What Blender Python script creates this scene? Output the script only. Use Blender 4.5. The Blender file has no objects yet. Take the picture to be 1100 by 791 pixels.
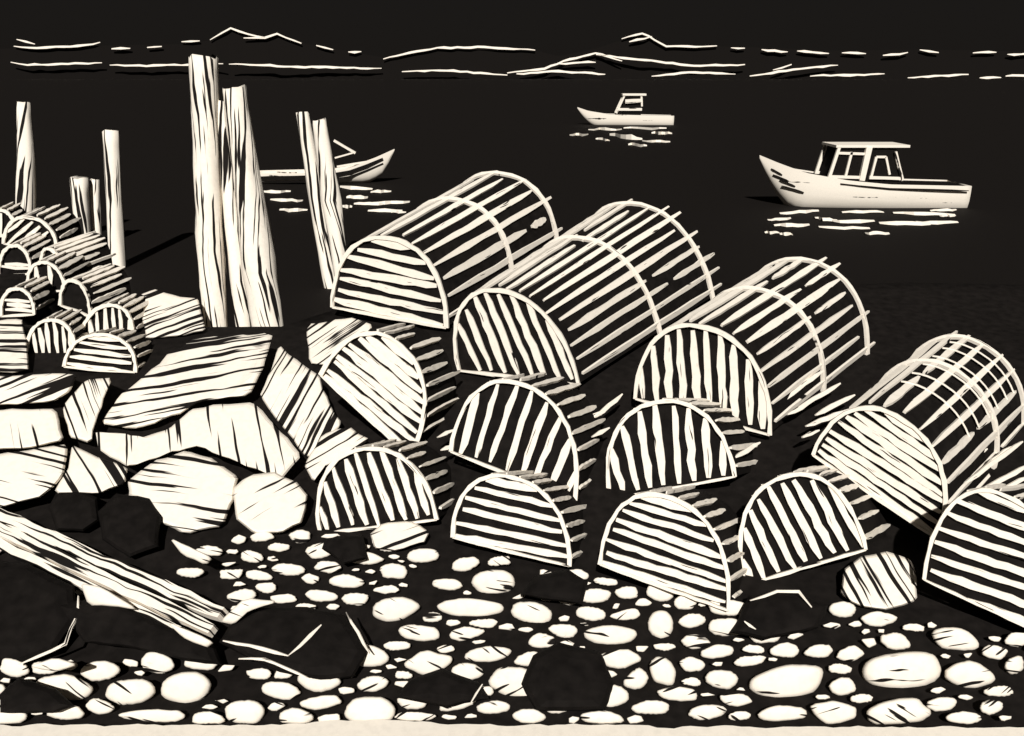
import bpy, math, random
from mathutils import Vector, noise
random.seed(11)
scene=bpy.context.scene
F=1000.0
PIT=math.atan(317/1000.0)
CAM=Vector((0,0,5.6))
FW=Vector((0,math.cos(PIT),-math.sin(PIT))); UP=Vector((0,math.sin(PIT),math.cos(PIT))); RT=Vector((1,0,0))
def ray(u,v): return FW+RT*((u-550)/F)+UP*((395.5-v)/F)
def P(u,v,d): return CAM+ray(u,v)*d
GT=[(250,9.9),(300,9.0),(340,8.2),(400,7.2),(500,6.2),(600,5.4),(700,4.75),(791,4.25),(900,3.75)]
def lerp_t(T,x):
    if x<=T[0][0]: return T[0][1]
    for a,b in zip(T,T[1:]):
        if x<=b[0]:
            f=(x-a[0])/(b[0]-a[0]); return a[1]+(b[1]-a[1])*f
    return T[-1][1]
def gd(v): return lerp_t(GT,v)
# ---------------- materials
def nodes(m):
    m.use_nodes=True; nt=m.node_tree; return nt,nt.nodes,nt.links,nt.nodes['Principled BSDF']
INK=(0.0105,0.0088,0.0078,1)
def mat_black(name,rough=.85,var=.35,k=1):
    m=bpy.data.materials.new(name); nt,N,Lk,b=nodes(m)
    tc=N.new('ShaderNodeTexCoord'); n=N.new('ShaderNodeTexNoise'); n.inputs['Scale'].default_value=14; n.inputs['Detail'].default_value=8
    r=N.new('ShaderNodeValToRGB'); r.color_ramp.elements[0].position=.3; r.color_ramp.elements[1].position=.75
    r.color_ramp.elements[0].color=tuple(k*c*(1-var) for c in INK[:3])+(1,); r.color_ramp.elements[1].color=tuple(k*c*(1+var) for c in INK[:3])+(1,)
    Lk.new(tc.outputs['Object'],n.inputs['Vector']); Lk.new(n.outputs['Fac'],r.inputs['Fac']); Lk.new(r.outputs['Color'],b.inputs['Base Color'])
    b.inputs['Roughness'].default_value=rough; b.inputs['Specular IOR Level'].default_value=.05
    return m
def mat_carved(name,su,sv,thr,soft=.012,white=(.86,.79,.685),warp=.25,big=.06):
    m=bpy.data.materials.new(name); nt,N,Lk,b=nodes(m)
    uv=N.new('ShaderNodeUVMap'); uv.uv_map='UVMap'
    wn=N.new('ShaderNodeTexNoise'); wn.inputs['Scale'].default_value=3; Lk.new(uv.outputs['UV'],wn.inputs['Vector'])
    wm=N.new('ShaderNodeVectorMath'); wm.operation='SCALE'; wm.inputs['Scale'].default_value=warp*.15; Lk.new(wn.outputs['Color'],wm.inputs[0])
    ad=N.new('ShaderNodeVectorMath'); ad.operation='ADD'; Lk.new(uv.outputs['UV'],ad.inputs[0]); Lk.new(wm.outputs[0],ad.inputs[1])
    mp=N.new('ShaderNodeMapping'); mp.inputs['Scale'].default_value=(su,sv,1); Lk.new(ad.outputs[0],mp.inputs['Vector'])
    n=N.new('ShaderNodeTexNoise'); n.inputs['Scale'].default_value=1; n.inputs['Detail'].default_value=1.5; n.inputs['Roughness'].default_value=.4
    Lk.new(mp.outputs[0],n.inputs['Vector'])
    n2=N.new('ShaderNodeTexNoise'); n2.inputs['Scale'].default_value=2.2; Lk.new(uv.outputs['UV'],n2.inputs['Vector'])
    mm=N.new('ShaderNodeMath'); mm.operation='MULTIPLY_ADD'; mm.inputs[1].default_value=big*4; Lk.new(n2.outputs['Fac'],mm.inputs[0]); Lk.new(n.outputs['Fac'],mm.inputs[2])
    off=big*2
    r=N.new('ShaderNodeValToRGB'); e=r.color_ramp.elements
    e[0].position=thr+off-soft; e[1].position=thr+off+soft; e[0].color=(0,0,0,1); e[1].color=(1,1,1,1)
    Lk.new(mm.outputs[0],r.inputs['Fac'])
    tn=N.new('ShaderNodeTexNoise'); tn.inputs['Scale'].default_value=26; tn.inputs['Detail'].default_value=8
    tc=N.new('ShaderNodeTexCoord'); Lk.new(tc.outputs['Object'],tn.inputs['Vector'])
    tr=N.new('ShaderNodeValToRGB'); tr.color_ramp.elements[0].color=tuple(c*.91 for c in white)+(1,); tr.color_ramp.elements[1].color=white+(1,)
    tr.color_ramp.elements[0].position=.25; tr.color_ramp.elements[1].position=.55
    Lk.new(tn.outputs['Fac'],tr.inputs['Fac'])
    mx=N.new('ShaderNodeMix'); mx.data_type='RGBA'
    mx.inputs[6].default_value=INK
    Lk.new(r.outputs['Color'],mx.inputs[0]); Lk.new(tr.outputs['Color'],mx.inputs[7]); Lk.new(mx.outputs[2],b.inputs['Base Color'])
    b.inputs['Roughness'].default_value=.85; b.inputs['Specular IOR Level'].default_value=.08
    return m
M_BLACK=mat_black('dark_wet_shingle'); M_NET=mat_black('dark_netting',k=.9); M_WATER=mat_black('dark_water',.8,.12,k=1.0); M_DROCK=mat_black('dark_rock',k=.85); M_HILL=mat_black('dark_hill',k=.8,var=.1)
M_SLAT=mat_carved('bleached_lath',4,60,.30)
M_WOOD=mat_carved('weathered_piling_wood',1.1,30,.436)
M_PLANK=mat_carved('driftwood_grain',1.2,48,.455)
M_ROCK=mat_carved('pale_streaked_rock',1.0,36,.432)
M_ROCKL=mat_carved('pale_smooth_rock',1.5,28,.385)
M_PEB=mat_carved('pale_pebble',5,38,.34)
M_HULL=mat_carved('white_painted_hull',.25,5,.30)
M_REFL_RIDGE=mat_carved('pale_reflection_and_ridge',.1,1,.05)  # pale colour for painted water reflections and the hill ridge lines
M_MARGIN=mat_carved('pale_margin_paper',5,5,.1)  # colour of the blank paper margin
# ---------------- geometry accumulator
class G:
    def __init__(s): s.v=[];s.f=[];s.uv=[];s.m=[]
    def obj(s,name,mats,parent=None,smooth=False):
        me=bpy.data.meshes.new(name); me.from_pydata([tuple(x) for x in s.v],[],s.f)
        for m in mats: me.materials.append(m)
        ul=me.uv_layers.new(name='UVMap')
        for l in me.loops: ul.data[l.index].uv=s.uv[l.vertex_index]
        for p,mi in zip(me.polygons,s.m): p.material_index=mi; p.use_smooth=smooth
        me.update()
        o=bpy.data.objects.new(name,me); scene.collection.objects.link(o)
        if parent: o.parent=parent
        return o
def empty(name):
    e=bpy.data.objects.new(name,None); scene.collection.objects.link(e); e.empty_display_size=.2; return e
def strip(g,pts,w,nrm,th,mi=0,taper=0,jit=.15):
    n=len(pts); base=len(g.v); L=0; ou,ov=random.random()*50,random.random()*50
    for i,p in enumerate(pts):
        a=pts[max(i-1,0)]; b=pts[min(i+1,n-1)]; t=(b-a).normalized()
        nn=nrm[i] if isinstance(nrm,list) else nrm
        s=t.cross(nn).normalized(); nn=s.cross(t).normalized()
        if i: L+=(p-pts[i-1]).length
        ww=w
        if taper:
            e=min(i,n-1-i)/(n-1)*2; ww=w*(1-taper*(1-min(1,e*2.2))**1.5)
        a1=ww*.5*(1+random.uniform(-jit,jit)); a2=ww*.5*(1+random.uniform(-jit,jit))
        for q,c in ((p-s*a1-nn*th*.5,-a1),(p+s*a2-nn*th*.5,a2),(p+s*a2+nn*th*.5,a2),(p-s*a1+nn*th*.5,-a1)):
            g.v.append(q); g.uv.append((L+ou,c+ov))
    for i in range(n-1):
        o=base+4*i
        for k in range(4):
            k2=(k+1)%4; g.f.append((o+k,o+k2,o+4+k2,o+4+k)); g.m.append(mi)
    g.f.append((base+3,base+2,base+1,base)); g.m.append(mi)
    o=base+4*(n-1); g.f.append((o,o+1,o+2,o+3)); g.m.append(mi)
def resample(pl,step):
    out=[pl[0]]
    for a,b in zip(pl,pl[1:]):
        l=math.dist(a,b); k=max(1,int(l/step))
        for i in range(1,k+1): out.append((a[0]+(b[0]-a[0])*i/k,a[1]+(b[1]-a[1])*i/k))
    return out
def chaikin(q,a=.22):
    o=[]
    for i in range(len(q)):
        p,r=q[i],q[(i+1)%len(q)]
        o+=[(p[0]*(1-a)+r[0]*a,p[1]*(1-a)+r[1]*a),(p[0]*a+r[0]*(1-a),p[1]*a+r[1]*(1-a))]
    return o
def stroke(g,pl,w,D,mi=0,taper=.7,th=None,step=12,wob=.6,jit=.15):
    pts=[];dd=0
    for (u,v) in resample(pl,step):
        u+=random.uniform(-wob,wob)*.6; v+=random.uniform(-wob,wob)
        d=D(u,v) if callable(D) else D
        dd=d; pts.append(P(u,v,d))
    if len(pts)<3: pts=[pts[0],(pts[0]+pts[-1])/2,pts[-1]]
    ww=w*dd/F
    strip(g,pts,ww,-FW,th or ww*.6,mi,taper,jit)
def stone(g,poly,D,front,back,hatch=0,mi=0,rings=((1,0),(.96,.35),(.86,.7),(.65,.92),(.3,1)),jit=.6,step=9):
    q=resample(poly+[poly[0]],step)[:-1]
    q=[(u+random.uniform(-jit,jit),v+random.uniform(-jit,jit)) for u,v in q]
    cu=sum(a for a,b in q)/len(q); cv=sum(b for a,b in q)/len(q); n=len(q)
    base=len(g.v); ch,sh=math.cos(math.radians(hatch)),math.sin(math.radians(hatch)); ou,ov=random.random()*40,random.random()*40
    rr=[(s,-h*front) for s,h in rings]; rr2=[(.93,.3*back),(.8,back)]
    allr=list(reversed(rr))+rr2
    for s,off in allr:
        for (u,v) in q:
            uu=cu+(u-cu)*s; vv=cv+(v-cv)*s
            d=D(uu,vv)
            g.v.append(P(uu,vv,d+off)); k=d/F
            x=(uu-cu)*k; y=(vv-cv)*k
            g.uv.append((x*ch+y*sh+ou,-x*sh+y*ch+ov))
    R=len(allr)
    g.f.append(tuple(base+i for i in range(n))); g.m.append(mi)
    for r in range(R-1):
        for i in range(n):
            j=(i+1)%n; a=base+r*n
            g.f.append((a+i,a+n+i,a+n+j,a+j)); g.m.append(mi)
    a=base+(R-1)*n; g.f.append(tuple(a+n-1-i for i in range(n))); g.m.append(mi)
# ---------------- terrain
prof=[]
for v,d in GT:
    p=P(550,v,d); prof.append((p.y,p.z))
prof.sort()
def sm(a,b,x):
    t=max(0,min(1,(x-a)/(b-a))); return t*t*(3-2*t)
def tz(x,y):
    z=lerp_t([(-6,2.3)]+prof,y)-.03
    crest=8.9-1.0*sm(-1.0,-2.0,x) if x>-2 else 7.9
    if x<-3.6:
        crest=7.9+2.2*sm(-4.2,-5.2,x)
    if y>crest: z-= (y-crest)*1.6 if y<crest+3 else 4.8+(y-crest-3)*.5
    z+=noise.noise(Vector((x*1.3,y*1.3,0)))*.03
    return max(z,-2.0)
g=G(); nx,ny=160,150
for j in range(ny):
    y=-6+j*0.2 if j<149 else 60
    for i in range(nx):
        x=-16+i*.2
        g.v.append(Vector((x,y,tz(x,y)))); g.uv.append((x,y))
for j in range(ny-1):
    for i in range(nx-1):
        a=j*nx+i; g.f.append((a,a+1,a+nx+1,a+nx)); g.m.append(0)
g.obj('beach_ground',[M_BLACK],smooth=True)
g=G()
for x,y in ((-1500,5),(1500,5),(1500,1400),(-1500,1400)): g.v.append(Vector((x,y,0))); g.uv.append((x,y))
g.f.append((0,1,2,3)); g.m.append(0); g.obj('water',[M_WATER])
g=G()
vs=[]
for u in range(-500,1700,9):
    v=779+2.5*noise.noise(Vector((u*.03,0,0)))+random.uniform(-.8,.8)+(-6*math.exp(-((u-400)/70)**2))+(2 if u>700 else 0)
    vs.append((u,v))
for u,v in vs:
    a=P(u,v,gd(v)-.05); b=P(u,900,gd(900)-.05)
    g.v+= [a,b,a-Vector((0,0,.1))]; g.uv+=[(a.x,a.y),(b.x,b.y),(a.x,a.y)]
for i in range(len(vs)-1):
    g.f.append((3*i,3*i+1,3*i+4,3*i+3)); g.m.append(0)
    g.f.append((3*i+2,3*i,3*i+3,3*i+5)); g.m.append(0)
g.obj('paper_margin',[M_MARGIN])  # added strip standing for the blank paper margin at the near edge
# ---------------- lobster traps
def line_clip(poly,c,ang):
    dx,dy=math.cos(ang),math.sin(ang); hits=[]
    n=len(poly)
    for i in range(n):
        x1,y1=poly[i]; x2,y2=poly[(i+1)%n]
        den=(x2-x1)*dy-(y2-y1)*dx
        if abs(den)<1e-9: continue
        s=((c[0]-x1)*dy-(c[1]-y1)*dx)/den
        if 0<=s<=1:
            px,py=x1+(x2-x1)*s,y1+(y2-y1)*s
            hits.append((px-c[0])*dx+(py-c[1])*dy)
    if len(hits)<2: return None
    return min(hits),max(hits)
def trap(L,R,A,ang,ns,shift=(36,-14),dd=.6,D=None,flare=1.0,nb=11,hoops=(),sw=7.4,bw=5.0,ex=.9,cross=0,fan=0,trange=(.3,1.0),hw=4.2,lr=(.55,1.15),base=True,gaps=0):
    root=empty('lobster_trap')
    C=((L[0]+R[0])/2,(L[1]+R[1])/2); H=(A[0]-C[0],A[1]-C[1]); W=((R[0]-L[0])/2,(R[1]-L[1])/2)
    D=D or gd(max(L[1],R[1])-3)
    m=(C[0]+H[0]*.45,C[1]+H[1]*.45)
    P0=P(m[0],m[1],D); P1=P(m[0]+shift[0],m[1]+shift[1],D+dd); ax=P1-P0
    nrm=(ax.normalized()*.5+FW*.5).normalized()
    Q=P(C[0],C[1],D)
    def U(u,v):
        r=ray(u,v); t=(Q-CAM).dot(nrm)/r.dot(nrm); return CAM+r*t
    def arch(t):
        c,s=math.cos(t*math.pi),math.sin(t*math.pi)
        c=math.copysign(abs(c)**ex,c); s=s**ex
        return (C[0]-W[0]*c+H[0]*s, C[1]-W[1]*c+H[1]*s)
    N=28; ap=[arch(i/N) for i in range(N+1)]; a3=[U(*p) for p in ap]; c3=U(*m)
    k=D/F
    g=G()
    strip(g,[p-nrm*.012 for p in a3],hw*k,-nrm,.024,jit=.35)
    if base: strip(g,[U(*p)-nrm*.012 for p in resample([L,R],12)],3.2*k,-nrm,.024,jit=.35,taper=.5)
    for h in hoops:
        pts=[c3+ax*h+(p-c3)*(1+(flare-1)*h)+ (p-c3).normalized()*.014 for p in a3]
        strip(g,pts,bw*.9*k,[((p-c3).normalized()-FW*.7).normalized() for p in a3],.022,jit=.3)
    g.obj('frame_hoops',[M_SLAT],root)
    g=G(); a=math.radians(ang); perp=(-math.sin(a),math.cos(a))
    pr=[(p[0]-m[0])*perp[0]+(p[1]-m[1])*perp[1] for p in ap]; lo,hi=min(pr),max(pr)
    for i in range(ns):
        f=lo+(hi-lo)*(i+.55)/(ns+.15)+random.uniform(-.8,.8)
        c=(m[0]+perp[0]*f,m[1]+perp[1]*f); aa=a+math.radians(fan*(i/(ns-1)-.5)+random.uniform(-2.2,2.2))
        r=line_clip(ap,c,aa)
        if not r or r[1]-r[0]<10: continue
        l0,l1=r[0]+random.uniform(1,6),r[1]-random.uniform(1,6)
        pl=[(c[0]+math.cos(aa)*l,c[1]+math.sin(aa)*l) for l in (l0,l1)]
        pts=[U(u+random.uniform(-.6,.6),v+random.uniform(-.6,.6))-nrm*.006 for u,v in resample(pl,11)]
        if len(pts)>2: strip(g,pts,sw*k*random.uniform(.8,1.15),-nrm,.016,taper=.5,jit=.22)
    g.obj('end_laths',[M_SLAT],root)
    g=G(); n=N+1
    for f,s in ((.012/ax.length,.99),(1.0,.97)):
        for p in a3:
            q=c3+ax*f+(p-c3)*s*(1+(flare-1)*f); g.v.append(q); g.uv.append((0,0))
    for i in range(n):
        j=(i+1)%n; g.f.append((i,j,n+j,n+i)); g.m.append(0)
    g.f.append(tuple(range(n))); g.m.append(0); g.f.append(tuple(reversed(range(n,2*n)))); g.m.append(0)
    g.obj('netting',[M_NET],root)
    g=G()
    for i in range(nb):
        t=trange[0]+(trange[1]-trange[0])*(i+.5)/nb
        t=min(max(t,.01),.99); p=U(*arch(t)); e1=random.uniform(*lr); s0=random.choice((.0,.0,.06,.12)) if not hoops else random.uniform(0,.05)
        out=(p-c3).normalized(); nn=(out-FW*.8).normalized()
        def at(s): return p.lerp(c3+ax+(p-c3)*flare,s)+out*(.006+.004*random.random())
        segs=[(s0,e1)]
        if gaps and random.random()<gaps:
            b=random.uniform(.35,.8); segs=[(s0,b),(b+.06,e1)]
        for s1,s2 in segs:
            pts=[at(s1+(s2-s1)*s/8) for s in range(9)]
            strip(g,pts,bw*k*random.uniform(.8,1.25),nn,.018,taper=.6,jit=.22)
    for h in [(.3,.42,.55,.67,.8,.9)[j] for j in range(cross)]:
        pts=[c3+ax*h+(p-c3)*(1+(flare-1)*h)+(p-c3).normalized()*.018 for p in a3[10:21]]
        strip(g,pts,bw*.6*k,[(p-c3).normalized() for p in a3[10:21]],.01)
    g.obj('body_laths',[M_SLAT],root)
    return root
BIG=dict(lr=(.9,1.12),bw=6.6,gaps=.35)
trap((358,330),(480,352),(420,256),12,7,(118,-68),1.3,flare=1.12,nb=11,hoops=(.55,1.0),trange=(.2,1.0),**BIG)
trap((494,398),(622,413),(537,312),66,9,(140,-90),1.5,flare=1.22,nb=14,hoops=(.55,1.0),**BIG)
trap((683,428),(827,467),(760,352),88,10,(108,-74),1.2,flare=1.06,nb=12,hoops=(.5,1.0),trange=(.25,1.0),**BIG)
trap((873,488),(1006,578),(972,452),34,9,(88,-80),1.2,flare=1.08,nb=10,hoops=(.6,1.0),cross=6,trange=(.2,1.0),**BIG)
trap((345,403),(441,490),(432,372),40,9)
trap((485,485),(618,537),(565,414),110,8,fan=-8)
trap((656,536),(790,512),(706,432),83,8,fan=-14,shift=(36,-4))
trap((345,573),(470,558),(392,482),72,9)
trap((487,577),(612,608),(552,513),12,6,shift=(34,-8))
trap((645,606),(782,655),(722,535),18,8)
trap((801,628),(930,590),(842,512),64,9,fan=6)
trap((992,622),(1140,690),(1082,533),20,8)
SM=dict(sw=4.8,bw=3.8,hw=3.4,dd=.45,lr=(.7,1.1))
trap((5,262),(62,272),(34,234),140,6,(28,-14),D=9.6,nb=8,**SM)
trap((-10,252),(20,256),(2,226),90,4,(14,-8),D=9.8,nb=6,**SM)
trap((0,296),(34,294),(16,264),4,6,(26,-14),D=9.2,nb=7,**SM)
trap((46,292),(72,305),(56,268),150,5,(50,-18),D=9.1,nb=9,**SM)
trap((32,314),(72,312),(46,282),84,6,(26,-14),D=8.8,nb=7,**SM)
trap((2,340),(38,338),(18,310),4,6,(24,-12),D=8.3,nb=6,**SM)
trap((66,328),(98,340),(82,302),150,5,(44,-18),D=8.4,nb=8,**SM)
trap((28,384),(82,384),(56,344),82,7,(20,-12),D=7.6,nb=8,**SM)
trap((86,366),(142,372),(122,328),86,7,(26,-14),D=7.9,nb=8,**SM)
trap((70,394),(146,400),(112,360),8,5,(22,-8),D=7.25,nb=8,**SM)
g=G()
for pl in ([(838,432),(884,398)],[(846,446),(902,412)],[(862,470),(880,462)],[(876,446),(918,424)],[(866,458),(912,440)],[(1036,520),(1098,474)],[(1046,532),(1104,500)],[(1060,500),(1086,480)],[(1030,500),(1060,482)],[(1080,524),(1104,512)],[(788,492),(816,476)],[(628,452),(652,440)],[(636,470),(654,460)],[(470,470),(488,462)],[(474,484),(486,478)],[(500,300),(545,276)],[(640,448),(668,424)]):
    stroke(g,pl,4.6,lambda u,v:gd(v)-.32,step=8,th=.015)
g.obj('broken_laths',[M_SLAT])
# ---------------- boulders
def bD(vc,off,k=.6):
    g0=gd(vc)
    return lambda u,v: g0-off+k*(gd(v)-g0)
FL=((1,0),(.98,.5),(.95,.85),(.88,1))
def boulder(facets,name='boulder'):
    root=empty(name)
    for i,(poly,h,mt,front,off) in enumerate(facets):
        vc=sum(p[1] for p in poly)/len(poly)
        g=G(); stone(g,chaikin(poly,.11),bD(vc,off),front,.55,h,rings=FL,jit=1.0)
        g.obj('rock_face_%d'%(i+1),[mt],root)
    return root
boulder([([(108,456),(128,426),(160,400),(182,380),(210,362),(294,358),(284,392),(268,426),(215,431),(190,446),(150,461)],-10,M_ROCK,.04,.25),
 ([(103,463),(128,466),(152,471),(182,461),(205,440),(232,435),(272,432),(292,452),(325,490),(302,514),(262,500),(215,480),(180,486),(140,502),(106,484)],84,M_ROCKL,.04,.3),
 ([(300,371),(322,390),(343,404),(352,430),(368,456),(352,470),(330,494),(305,460),(279,426),(290,402)],118,M_ROCK,.04,.25)])
boulder([([(143,322),(165,311),(190,318),(213,321),(217,338),(221,356),(185,362),(158,365),(152,342)],-20,M_ROCK,.04,.15)])
boulder([([(329,349),(375,341),(402,350),(382,372),(358,392),(333,391)],-35,M_ROCK,.04,.15)])
boulder([([(346,466),(375,458),(398,474),(374,486),(350,500),(335,518),(327,500)],-30,M_ROCK,.04,.15)])
boulder([([(137,516),(165,496),(202,484),(230,494),(257,512),(250,540),(240,565),(200,574),(165,560),(139,540)],8,M_ROCK,.05,.15)])
boulder([([(249,526),(265,510),(292,507),(318,517),(331,535),(326,560),(303,573),(272,574),(253,556)],-30,M_ROCKL,.05,.15)])
boulder([([(-30,347),(24,342),(29,368),(30,400),(-30,400)],2,M_ROCK,.04,.2)])
boulder([([(-40,408),(40,402),(84,402),(76,420),(58,432),(-40,437)],-22,M_ROCK,.04,.25),([(67,436),(92,408),(121,406),(107,440),(97,477),(75,470)],70,M_ROCK,.04,.25),([(-40,442),(30,439),(60,440),(69,474),(30,482),(-40,484)],78,M_ROCKL,.04,.3)])
boulder([([(-40,492),(40,482),(73,477),(68,512),(48,532),(0,546),(-40,548)],14,M_ROCK,.04,.25),([(77,478),(108,492),(138,503),(134,520),(104,531),(58,529),(72,506)],60,M_ROCK,.04,.25)])
boulder([([(903,640),(905,612),(925,598),(950,592),(978,600),(986,622),(984,645),(955,655),(925,652)],60,M_ROCK,.05,.1)])
boulder([([(397,574),(412,562),(440,559),(462,572),(455,583),(420,592),(402,588)],-20,M_ROCKL,.04,.08)])
def dark(poly,edges,off=.12,front=.08):
    root=empty('dark_boulder')
    vc=sum(p[1] for p in poly)/len(poly)
    D=bD(vc,off,.7); g=G(); stone(g,poly,D,front,.4,0); g.obj('rock_body',[M_DROCK],root)
    if edges:
        g=G()
        for e in edges: stroke(g,e,3.0,lambda u,v:D(u,v)-front*1.05-.01,jit=.4)
        g.obj('pale_rim',[M_PEB],root)
dark([(52,545),(60,530),(85,526),(105,535),(108,560),(90,572),(60,570)],[])
dark([(105,550),(125,530),(160,535),(173,555),(170,588),(140,600),(110,580)],[])
dark([(-30,600),(30,605),(80,630),(84,665),(60,700),(20,715),(-30,715)],[[(84,640),(84,660),(70,692),(40,706),(20,714)]])
dark([(90,690),(60,650),(110,640),(170,668),(228,690),(240,715),(200,710),(150,698)],[])
dark([(235,690),(250,665),(272,652),(330,652),(370,660),(395,700),(380,728),(345,732),(300,722),(262,705)],[[(240,688),(310,704)],[(310,704),(345,672)],[(256,708),(285,708),(330,728)],[(372,658),(397,702)]])
dark([(0,745),(20,728),(60,740),(80,758),(60,766),(0,766)],[])
dark([(560,735),(572,704),(600,690),(645,700),(660,735),(650,764),(575,764)],[])
dark([(425,750),(440,730),(475,718),(515,734),(525,750),(480,760)],[[(518,735),(505,756)]])
dark([(785,680),(805,640),(835,634),(860,640),(890,650),(880,675),(820,688)],[[(806,645),(835,636),(858,636),(872,652)],[(800,668),(812,676)]])
dark([(558,640),(575,618),(610,612),(632,625),(625,650),(590,645)],[])
dark([(345,590),(350,578),(390,575),(395,600),(370,606)],[])
# ---------------- pebbles, packed shingle
DK=[(52,108,526,572),(105,173,530,600),(-30,84,600,712),(60,240,640,708),(248,382,658,720),(576,650,700,758),(440,512,728,750),(804,882,642,680),(565,622,625,640),(350,390,580,600),(905,984,600,650)]
EL=[(425,655,28,15),(530,625,27,15),(505,653,36,11),(571,659,25,13),(450,680,26,10),(525,703,26,10),(655,682,32,12),(710,672,16,17),(712,722,17,17),(684,730,16,13),(775,730,20,12),(845,732,43,20),(970,720,46,23),(1040,725,29,16),(966,766,38,18),(841,767,28,10),(1026,687,27,14),(962,690,18,11),(140,743,28,15),(200,739,29,19),(108,721,23,12),(165,769,38,8),(770,700,20,9),(748,690,18,10),(905,738,16,11),(905,655,16,10),(372,625,22,9),(322,577,14,9),(310,612,20,8),(270,598,14,8),(225,592,16,7),(455,597,20,9),(390,600,22,8),(345,640,20,8),(205,615,16,7),(880,700,18,9),(1010,757,20,9),(1065,760,14,9),(1090,715,12,12),(445,770,24,6),(400,735,18,10),(760,765,22,9),(500,606,16,9),(640,640,18,9),(480,628,18,8),(700,760,22,9),(260,640,18,8),(600,760,18,8),(530,760,20,9),(345,755,24,9)]
NK=len(EL)
top=[(-50,560),(60,600),(180,580),(330,572),(480,592),(640,622),(790,655),(900,650),(1000,672),(1150,695)]
def dark_at(u,v,m=0): return any(a-m<u<b+m and c-m<v<d+m*.5 for a,b,c,d in DK)
for it in range(30000):
    u=random.uniform(-40,1140); v=random.uniform(570,774)
    if v<lerp_t(top,u): continue
    if u<245 and v<563+u*.55: continue
    s=(v-570)/206; f=1-it/30000
    rx=(4.6+s*2.4)+(9+s*15)*f*random.uniform(.45,1)
    ry=rx*random.uniform(.38,.66)
    if dark_at(u,v,rx*.4): continue
    if any(((u-e[0])/(rx+e[2]+.5))**2+((v-e[1])/(ry+e[3]+.5))**2<1 for e in EL): continue
    EL.append((u,v,rx,ry))
g=G()
for idx,(u,v,rx,ry) in enumerate(EL):
    if idx>=NK and noise.noise(Vector((u*.014,v*.025,3)))>.32 and random.random()<.6: continue
    nb_=[e for j,e in enumerate(EL) if j!=idx and abs(e[0]-u)<rx+e[2]+30 and abs(e[1]-v)<ry+e[3]+20]
    big=rx>11
    n=random.choice((8,9,10,11)) if big else random.choice((4,5,5,6,7)); ph=random.random()*6; tilt=random.uniform(-.45,.45)
    poly=[]; grow=random.uniform(1.1,1.6)
    for i in range(n):
        a=ph+2*math.pi*(i+random.uniform(-.3,.3))/n; cx,cy=math.cos(a),math.sin(a)
        cy+=cx*tilt*.6
        lim=(grow*random.uniform(.82,1.15)) if idx>=NK else random.uniform(.95,1.12); r=.5
        while r<lim:
            x,y=u+rx*cx*r,v+ry*cy*r
            if any(math.hypot((x-e[0])/e[2],(y-e[1])/e[3])<r+.02 for e in nb_) or y>779: break
            r+=.04
        gap=1.7/max(4,math.hypot(rx*cx,ry*cy)); r=max(.4,r-gap)
        poly.append((u+rx*cx*r,v+ry*cy*r))
    pp=chaikin(chaikin(poly,.24),.22) if big else chaikin(poly,random.uniform(.08,.22))
    d0=gd(v); t=min(rx,ry)*.5*d0/F
    stone(g,pp,lambda a,b,d0=d0:d0-.03,t,t*1.6,random.uniform(-40,40),rings=((1,0),(.97,.45),(.88,.85),(.68,1)),jit=.4,step=30 if not big else 9)
for pl in ([(86,626),(110,631),(150,655),(124,652),(94,650)],[(236,668),(264,642),(300,646),(268,656),(250,672)],[(182,578),(206,588),(228,600),(222,607),(196,597)],[(30,716),(60,706),(84,714),(60,722)],[(180,668),(206,678),(230,690),(222,696),(194,684)]):
    vc=sum(p[1] for p in pl)/len(pl); d0=gd(vc)-.3
    stone(g,chaikin(pl,.15),lambda a,b,d0=d0:d0,.02,.12,20,rings=((1,0),(.9,.8),(.7,1)),jit=.5)
g.obj('pebbles',[M_PEB],smooth=True)
# ---------------- pilings
def piling(pl,widths,D,mat=M_WOOD,name='wooden_piling'):
    g=G(); sg=22; pts=resample(pl,14); N=len(pts)
    sd=random.random()*100; L=0; prev=None
    for i,(u,v) in enumerate(pts):
        f=i/(N-1); w=lerp_t([(k/(len(widths)-1),w) for k,w in enumerate(widths)],f)*D/F*.5
        c=P(u,v,D)
        if prev: L+=(c-prev).length
        prev=c
        for a in range(sg):
            t=2*math.pi*a/sg
            r=w*(1+.14*noise.noise(Vector((math.cos(t)*2,math.sin(t)*2,L*3/(D/8)+sd))))
            zz=0
            if i==0: zz=w*.5*noise.noise(Vector((math.cos(t)*1.5,math.sin(t)*1.5,sd+9)))*1.1
            g.v.append(c+Vector((math.cos(t)*r,math.sin(t)*r,zz))); g.uv.append((L*8/D+sd,(t/(2*math.pi) if a<sg-1 else 1)*w*6.28*8/D+sd))
    for i in range(N-1):
        for a in range(sg):
            b=(a+1)%sg; g.f.append((i*sg+a,(i+1)*sg+a,(i+1)*sg+b,i*sg+b)); g.m.append(0)
    g.f.append(tuple(range(sg))); g.m.append(0)
    g.obj(name,[mat],None,smooth=True)
piling([(218,62),(221,150),(225,250),(233,380)],[30,27,28,25],8.5)
piling([(238,108),(246,200),(257,300),(266,390)],[12,17,20,14],8.55)
piling([(251,96),(265,190),(279,290),(294,385)],[24,30,37,32],8.4)
piling([(25,110),(28,170),(27,242)],[13,19,20],30)
piling([(119,141),(122,200),(126,286)],[17,16,17],28)
piling([(85,191),(87,225),(90,262)],[18,17,15],31)
piling([(102,193),(103,225),(105,262)],[9,10,8],31.5)
piling([(325,121),(338,200),(356,312)],[14,17,15],25.5)
piling([(343,129),(354,200),(368,300)],[14,21,15],25)
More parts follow.
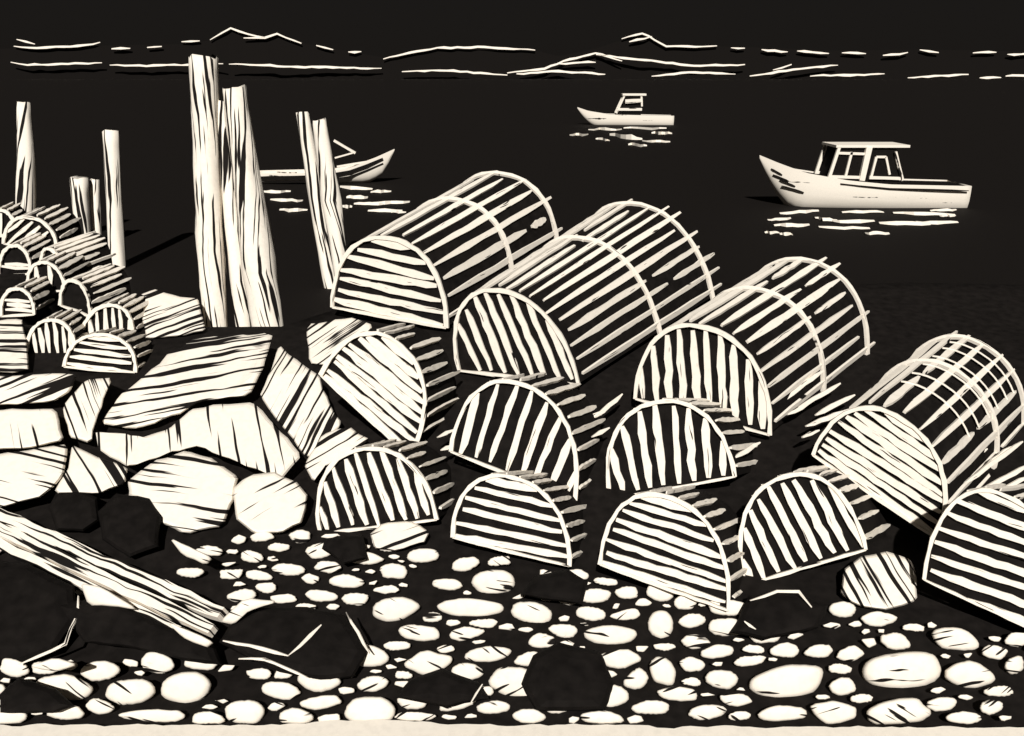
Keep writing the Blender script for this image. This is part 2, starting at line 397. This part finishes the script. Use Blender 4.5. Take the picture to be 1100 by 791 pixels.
# ---------------- driftwood
root=empty('driftwood_plank')
for (a,b,w,o) in (((-60,528),(240,662),15,.16),((-60,542),(230,678),13,.2),((-60,556),(216,690),9,.14)):
    g=G(); pl=resample([a,b],14)
    pts=[P(u+random.uniform(-1,1),v+random.uniform(-1.2,1.2),gd(v)-o) for u,v in pl]
    strip(g,pts,w*5.6/F*.94,Vector((0,-.55,.83)),.05,0,taper=.25,jit=.14); g.obj('board',[M_PLANK],root)
# ---------------- boats
def fishing_boat(name,u0,u1,vw,sheer,beam=2.6):
    t=(395.5-vw)/F; D=5.6/(math.sin(PIT)-t*math.cos(PIT)); k=D/F
    root=empty(name); ctr=P((u0+u1)/2,vw,D); Lh=(u1-u0)*k
    def X(f): return ctr.x-Lh/2+f*Lh
    g=G(); n=28; sec=13
    for i in range(n+1):
        f=i/n; hz=lerp_t(sheer,f)*k; b=beam/2*min(1,(1-(1-min(1,f/.45))**2.2))*(1-.1*max(0,f-.6)/.4)+.03
        rake=lerp_t([(0,hz-.15),(.06,hz*.5),(.14,0),(.2,-.35),(1,-.45)],f)
        for s in range(sec):
            q=s/(sec-1)*2-1; e=abs(q)
            z=rake+(hz-rake)*(e**1.6)
            y=math.copysign(b*(1-(1-e)**3.2),q)
            g.v.append(Vector((X(f),ctr.y+y,z))); g.uv.append((X(f),z))
    for i in range(n):
        for s in range(sec-1):
            a=i*sec+s; g.f.append((a,a+sec,a+sec+1,a+1)); g.m.append(0)
    g.f.append(tuple(n*sec+s for s in range(sec))); g.m.append(0)
    g.obj('hull',[M_HULL],root,smooth=True)
    g=G()
    for i in range(n+1):
        p=len(g.v)
        f=i/n; hz=lerp_t(sheer,f)*k-.06; b=max(.01,beam/2*min(1,(1-(1-min(1,f/.45))**2.2))*.9)
        g.v+=[Vector((X(f)+.02,ctr.y-b,hz)),Vector((X(f)+.02,ctr.y+b,hz))]; g.uv+=[(0,0),(0,0)]
        if i: g.f.append((p-2,p,p+1,p-1)); g.m.append(0)
    g.obj('deck',[M_DROCK],root)
    return root,X,ctr,k
def box(g,a,b,mi=0):
    o=len(g.v)
    for z in (a[2],b[2]):
        for x,y in ((a[0],a[1]),(b[0],a[1]),(b[0],b[1]),(a[0],b[1])): g.v.append(Vector((x,y,z))); g.uv.append((x,z))
    for f in ((3,2,1,0),(4,5,6,7),(0,1,5,4),(1,2,6,5),(2,3,7,6),(3,0,4,7)): g.f.append(tuple(o+i for i in f)); g.m.append(mi)
def bar(g,p,q,w,mi=0): strip(g,[p,(p+q)/2,q],w,Vector((0,-1,0)),w,mi,jit=.1)
SHE=[(0,52),(.08,45),(.2,36),(.4,29),(.6,25),(1,23)]
root,X,c,k=fishing_boat('lobster_boat',812,1027,220,SHE)
uc=(812+1027)/2
def W(u,v,y): return Vector((c.x+(u-uc)*k,c.y+y,(220-v)*k))
g=G()
q=[(882,196),(890,158),(948,160),(955,196)]
for y in (-.85,.85):
    for u,v in q: g.v.append(W(u,v,y)); g.uv.append((u*.02,v*.02))
for f in ((0,1,2,3),(7,6,5,4),(0,4,5,1),(2,6,7,3),(1,5,6,2)): g.f.append(f); g.m.append(0)
g.obj('cabin_glass',[M_DROCK],root)
g=G()
for y in (-.9,.9):
    for a,b,w in (((880,190),(888,156),.13),((897,190),(901,163),.1),((914,192),(918,158),.24),((957,192),(946,163),.13),((885,164),(915,165),.1),((880,188),(915,189),.12),((922,189),(955,190),.12),((924,188),(927,168),.1),((927,168),(937,168),.09),((937,168),(943,186),.09)):
        bar(g,W(a[0],a[1],y),W(b[0],b[1],y),w)
g.obj('cabin_frame',[M_HULL],root)
g=G(); box(g,W(884,158.5,-.98),W(960,156,.98)); g.obj('cabin_roof',[M_HULL],root)
g=G()
strip(g,[Vector((X(f),c.y-1.33,(lerp_t(SHE,f)-4.5)*k)) for f in (.36,.45,.5,.6,.7,.8,.9,.98)],.07,Vector((0,-1,0)),.08,taper=.6)
for f0,f1,hh in ((.06,.13,33),(.09,.16,28),(.1,.2,22),(.05,.1,39)):
    pts=[]
    for s in range(6):
        f=f0+(f1-f0)*s/5
        bb=1.3*(1-(1-min(1,f/.45))**2.2)+.06
        pts.append(Vector((X(f),c.y-bb,(hh-s*1.2)*k)))
    strip(g,pts,.05,Vector((0,-1,0)),.1,taper=.8)
g.obj('rub_rail',[M_DROCK],root)
root,X2,c2,k2=fishing_boat('fishing_boat',620,722,134,[(0,18),(.12,14),(.3,11),(1,9.5)],beam=2.4)
def W2(u,v,y): return Vector((c2.x+(u-671)*k2,c2.y+y,(134-v)*k2))
g=G()
for y in (-.6,.6):
    for a,b,w in (((661,122),(669,104),.2),((670,110),(687,109),.4),((688,115),(687,104),.2),((662,118),(688,118),.28)):
        bar(g,W2(a[0],a[1],y),W2(b[0],b[1],y),w)
g.obj('cabin_frame',[M_HULL],root)
g=G(); box(g,W2(668,122,-.5),W2(686,106,.5)); g.obj('cabin',[M_DROCK],root)
g=G(); box(g,W2(667,104,-.8),W2(692,102,.8)); g.obj('cabin_roof',[M_HULL],root)
# rowboat
t=(395.5-196)/F; D3=5.6/(math.sin(PIT)-t*math.cos(PIT)); k3=D3/F; root=empty('rowboat'); c3_=P(350,196,D3)
g=G(); n=22; sec=13; ts=[(0,11),(.5,12),(.7,17),(.85,25),(1,35)]
for i in range(n+1):
    f=i/n; u=275+150*f; tp=lerp_t(ts,f)*k3
    rk=lerp_t([(0,-.1),(.8,-.05),(.9,.35),(1,tp-.1)],f); b=1.0*lerp_t([(0,.75),(.3,1),(.7,.8),(1,.03)],f)
    for s in range(sec):
        q=s/(sec-1)*2-1; e=abs(q)
        g.v.append(Vector((c3_.x+(u-350)*k3,c3_.y+math.copysign(b*(1-(1-e)**3),q),rk+(tp-rk)*e**1.6))); g.uv.append((u*k3,tp*e))
for i in range(n):
    for s in range(sec-1):
        a=i*sec+s; g.f.append((a,a+sec,a+sec+1,a+1)); g.m.append(0)
g.f.append(tuple(range(sec))); g.m.append(0)
g.obj('hull',[M_HULL],root,smooth=True)
g=G()
for hh,ww in ((4.5,.2),(9,.07)):
    pts=[]
    for s in range(9):
        f=.02+.9*s/8; b=1.0*lerp_t([(0,.75),(.3,1),(.7,.8),(1,.03)],f); pts.append(Vector((c3_.x+(275+150*f-350)*k3,c3_.y-b-.02,(lerp_t(ts,f)-hh)*k3)))
    strip(g,pts,ww,Vector((0,-1,0)),.1,taper=.5)
g.obj('dark_strake',[M_DROCK],root)
g=G()
def W3(u,v,y=-.2): return Vector((c3_.x+(u-350)*k3,c3_.y+y,(196-v)*k3))
bar(g,W3(362,152),W3(384,165),.12); bar(g,W3(362,170),W3(384,164),.08); bar(g,W3(362,180,.3),W3(400,174,.3),.1)
g.obj('oars_and_thwart',[M_HULL],root)
def painted_reflections(lst,name='painted_water_reflection'):  # reflections near the boats, painted as pale ridges on the water
    """water reflections modelled as pale crests: little ridges with a face tilted to the shore"""
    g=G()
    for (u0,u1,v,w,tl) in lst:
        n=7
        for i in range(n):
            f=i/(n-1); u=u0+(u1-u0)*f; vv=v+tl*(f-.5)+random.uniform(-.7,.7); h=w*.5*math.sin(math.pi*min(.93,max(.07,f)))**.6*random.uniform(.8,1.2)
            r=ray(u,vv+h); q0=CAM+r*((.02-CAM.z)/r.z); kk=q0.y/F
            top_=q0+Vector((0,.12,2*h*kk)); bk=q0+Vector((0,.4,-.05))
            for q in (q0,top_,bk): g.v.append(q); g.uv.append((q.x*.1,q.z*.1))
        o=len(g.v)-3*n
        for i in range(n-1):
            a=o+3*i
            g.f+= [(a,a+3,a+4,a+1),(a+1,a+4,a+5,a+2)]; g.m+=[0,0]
    g.obj(name,[M_REFL_RIDGE])
painted_reflections([(838,880,228,3,-3),(825,850,236,2.5,-2),(832,870,242,3.5,0),(876,900,236,3,3),(880,935,245,3,2),(895,940,238,3.5,0),(945,1000,240,4,1),(985,1030,239,3,0),(960,1027,230,3.5,3),(905,950,228,2.5,0),(1000,1028,226,2.5,-1),(822,838,250,2.5,0),(930,956,251,3,0),(838,852,252,3,0),(1010,1026,232,2.5,0)])
painted_reflections([(612,632,145,2.5,0),(632,668,139,2.5,0),(655,690,147,5,5),(670,716,138,2.5,1),(690,720,152,2.5,0),(675,695,156,3,2),(700,722,143,3,0),(640,655,150,2.5,2)])
painted_reflections([(280,312,206,3,0),(290,325,215,3,2),(365,400,202,3.5,2),(372,395,212,4,0),(398,420,206,3,0),(400,440,218,3.5,-1),(395,432,226,3,0),(300,330,226,3,0),(365,378,222,3,0),(380,412,219,3,0),(420,436,228,2.5,0)])
# ---------------- distant hills
root=empty('distant_hills')
DH=900
g=G()
sky=[(-200,60),(0,52),(100,49),(195,47),(230,43),(246,31),(266,37),(285,41),(296,37),(330,47),(415,62),(470,53),(575,54),(600,60),(640,52),(670,42),(690,36),(715,49),(800,50),(890,54),(1000,53),(1100,55),(1300,60)]
for u in range(-200,1310,6):
    v=lerp_t(sky,u)+.5
    a=P(u,v,DH+6); b=a.copy(); b.z=-1; e=a.copy(); e.y+=150; e.z=-1
    g.v+=[b,a,e]; g.uv+=[(0,0)]*3
m=len(g.v)//3
for i in range(m-1):
    g.f+=[(3*i,3*i+3,3*i+4,3*i+1),(3*i+1,3*i+4,3*i+5,3*i+2)]; g.m+=[0,0]
g.obj('hill_mass',[M_HILL],root)
HL=[[(15,50),(40,52),(60,51),(84,50),(108,46)],[(18,43),(38,48)],[(158,51),(174,50)],[(195,45),(215,44)],[(226,43),(238,36),(248,31),(266,37),(285,41)],[(262,41),(285,41),(298,37),(324,47)],[(340,49),(358,54)],[(374,56),(388,56)],[(412,64),(440,57),(470,52),(520,51),(575,54)],[(120,53),(140,52)],
 [(545,79),(585,74),(612,64),(640,57),(668,66)],[(640,59),(700,66),(745,71),(800,70)],[(668,42),(690,36),(703,43),(716,50),(770,50)],[(676,45),(700,40)],[(785,52),(800,52)],[(818,54),(846,56)],[(856,55),(890,58)],[(904,57),(930,58)],[(948,60),(975,57)],[(988,54),(1008,57)],[(1045,57),(1070,56)],[(1082,59),(1110,58)],
 [(12,67),(30,70),(110,68)],[(118,70),(150,71),(240,69)],[(246,69),(320,72),(410,74)],[(432,77),(480,76),(545,81)],[(555,80),(600,77),(650,80)],[(700,82),(740,78),(790,80)],[(805,82),(860,74),(900,70)],[(870,82),(950,80)],[(975,84),(1040,80)],[(1052,84),(1075,84)],[(1080,82),(1110,81)],[(600,69),(640,67)],[(830,76),(850,70)]]
g=G()
for l in HL: stroke(g,l,2.1,DH+3,step=7,wob=.45,taper=.6,jit=.4)
g.obj('pale_ridge_line',[M_REFL_RIDGE],root)
# ---------------- camera, light, world
cam=bpy.data.cameras.new('camera'); co=bpy.data.objects.new('camera',cam); scene.collection.objects.link(co)
co.location=CAM; co.rotation_euler=(math.pi/2-PIT,0,0); cam.sensor_width=36; cam.lens=36*F/1100; cam.clip_end=4000; scene.camera=co
EL_,AZ=math.radians(38),math.radians(-3)
sd=Vector((math.sin(AZ)*math.cos(EL_),-math.cos(AZ)*math.cos(EL_),math.sin(EL_)))
sl=bpy.data.lights.new('sun','SUN'); sl.energy=4.9; sl.angle=math.radians(1); sl.color=(1,.972,.93)
so=bpy.data.objects.new('sun',sl); scene.collection.objects.link(so); so.location=(0,0,30); so.rotation_euler=sd.to_track_quat('Z','Y').to_euler()
w=bpy.data.worlds.new('World'); scene.world=w; w.use_nodes=True; nt=w.node_tree
bg=nt.nodes['Background']; st=nt.nodes.new('ShaderNodeTexSky'); st.sky_type='NISHITA'; st.sun_disc=False; st.sun_elevation=EL_; st.sun_rotation=math.atan2(sd.x,sd.y)
mx=nt.nodes.new('ShaderNodeMix'); mx.data_type='RGBA'; mx.inputs[0].default_value=.9; mx.inputs[7].default_value=(4.6,3.9,3.5,1)
nt.links.new(st.outputs[0],mx.inputs[6]); nt.links.new(mx.outputs[2],bg.inputs['Color']); bg.inputs['Strength'].default_value=.0023
scene.view_settings.view_transform='Standard'; scene.view_settings.look='None'; scene.view_settings.exposure=0
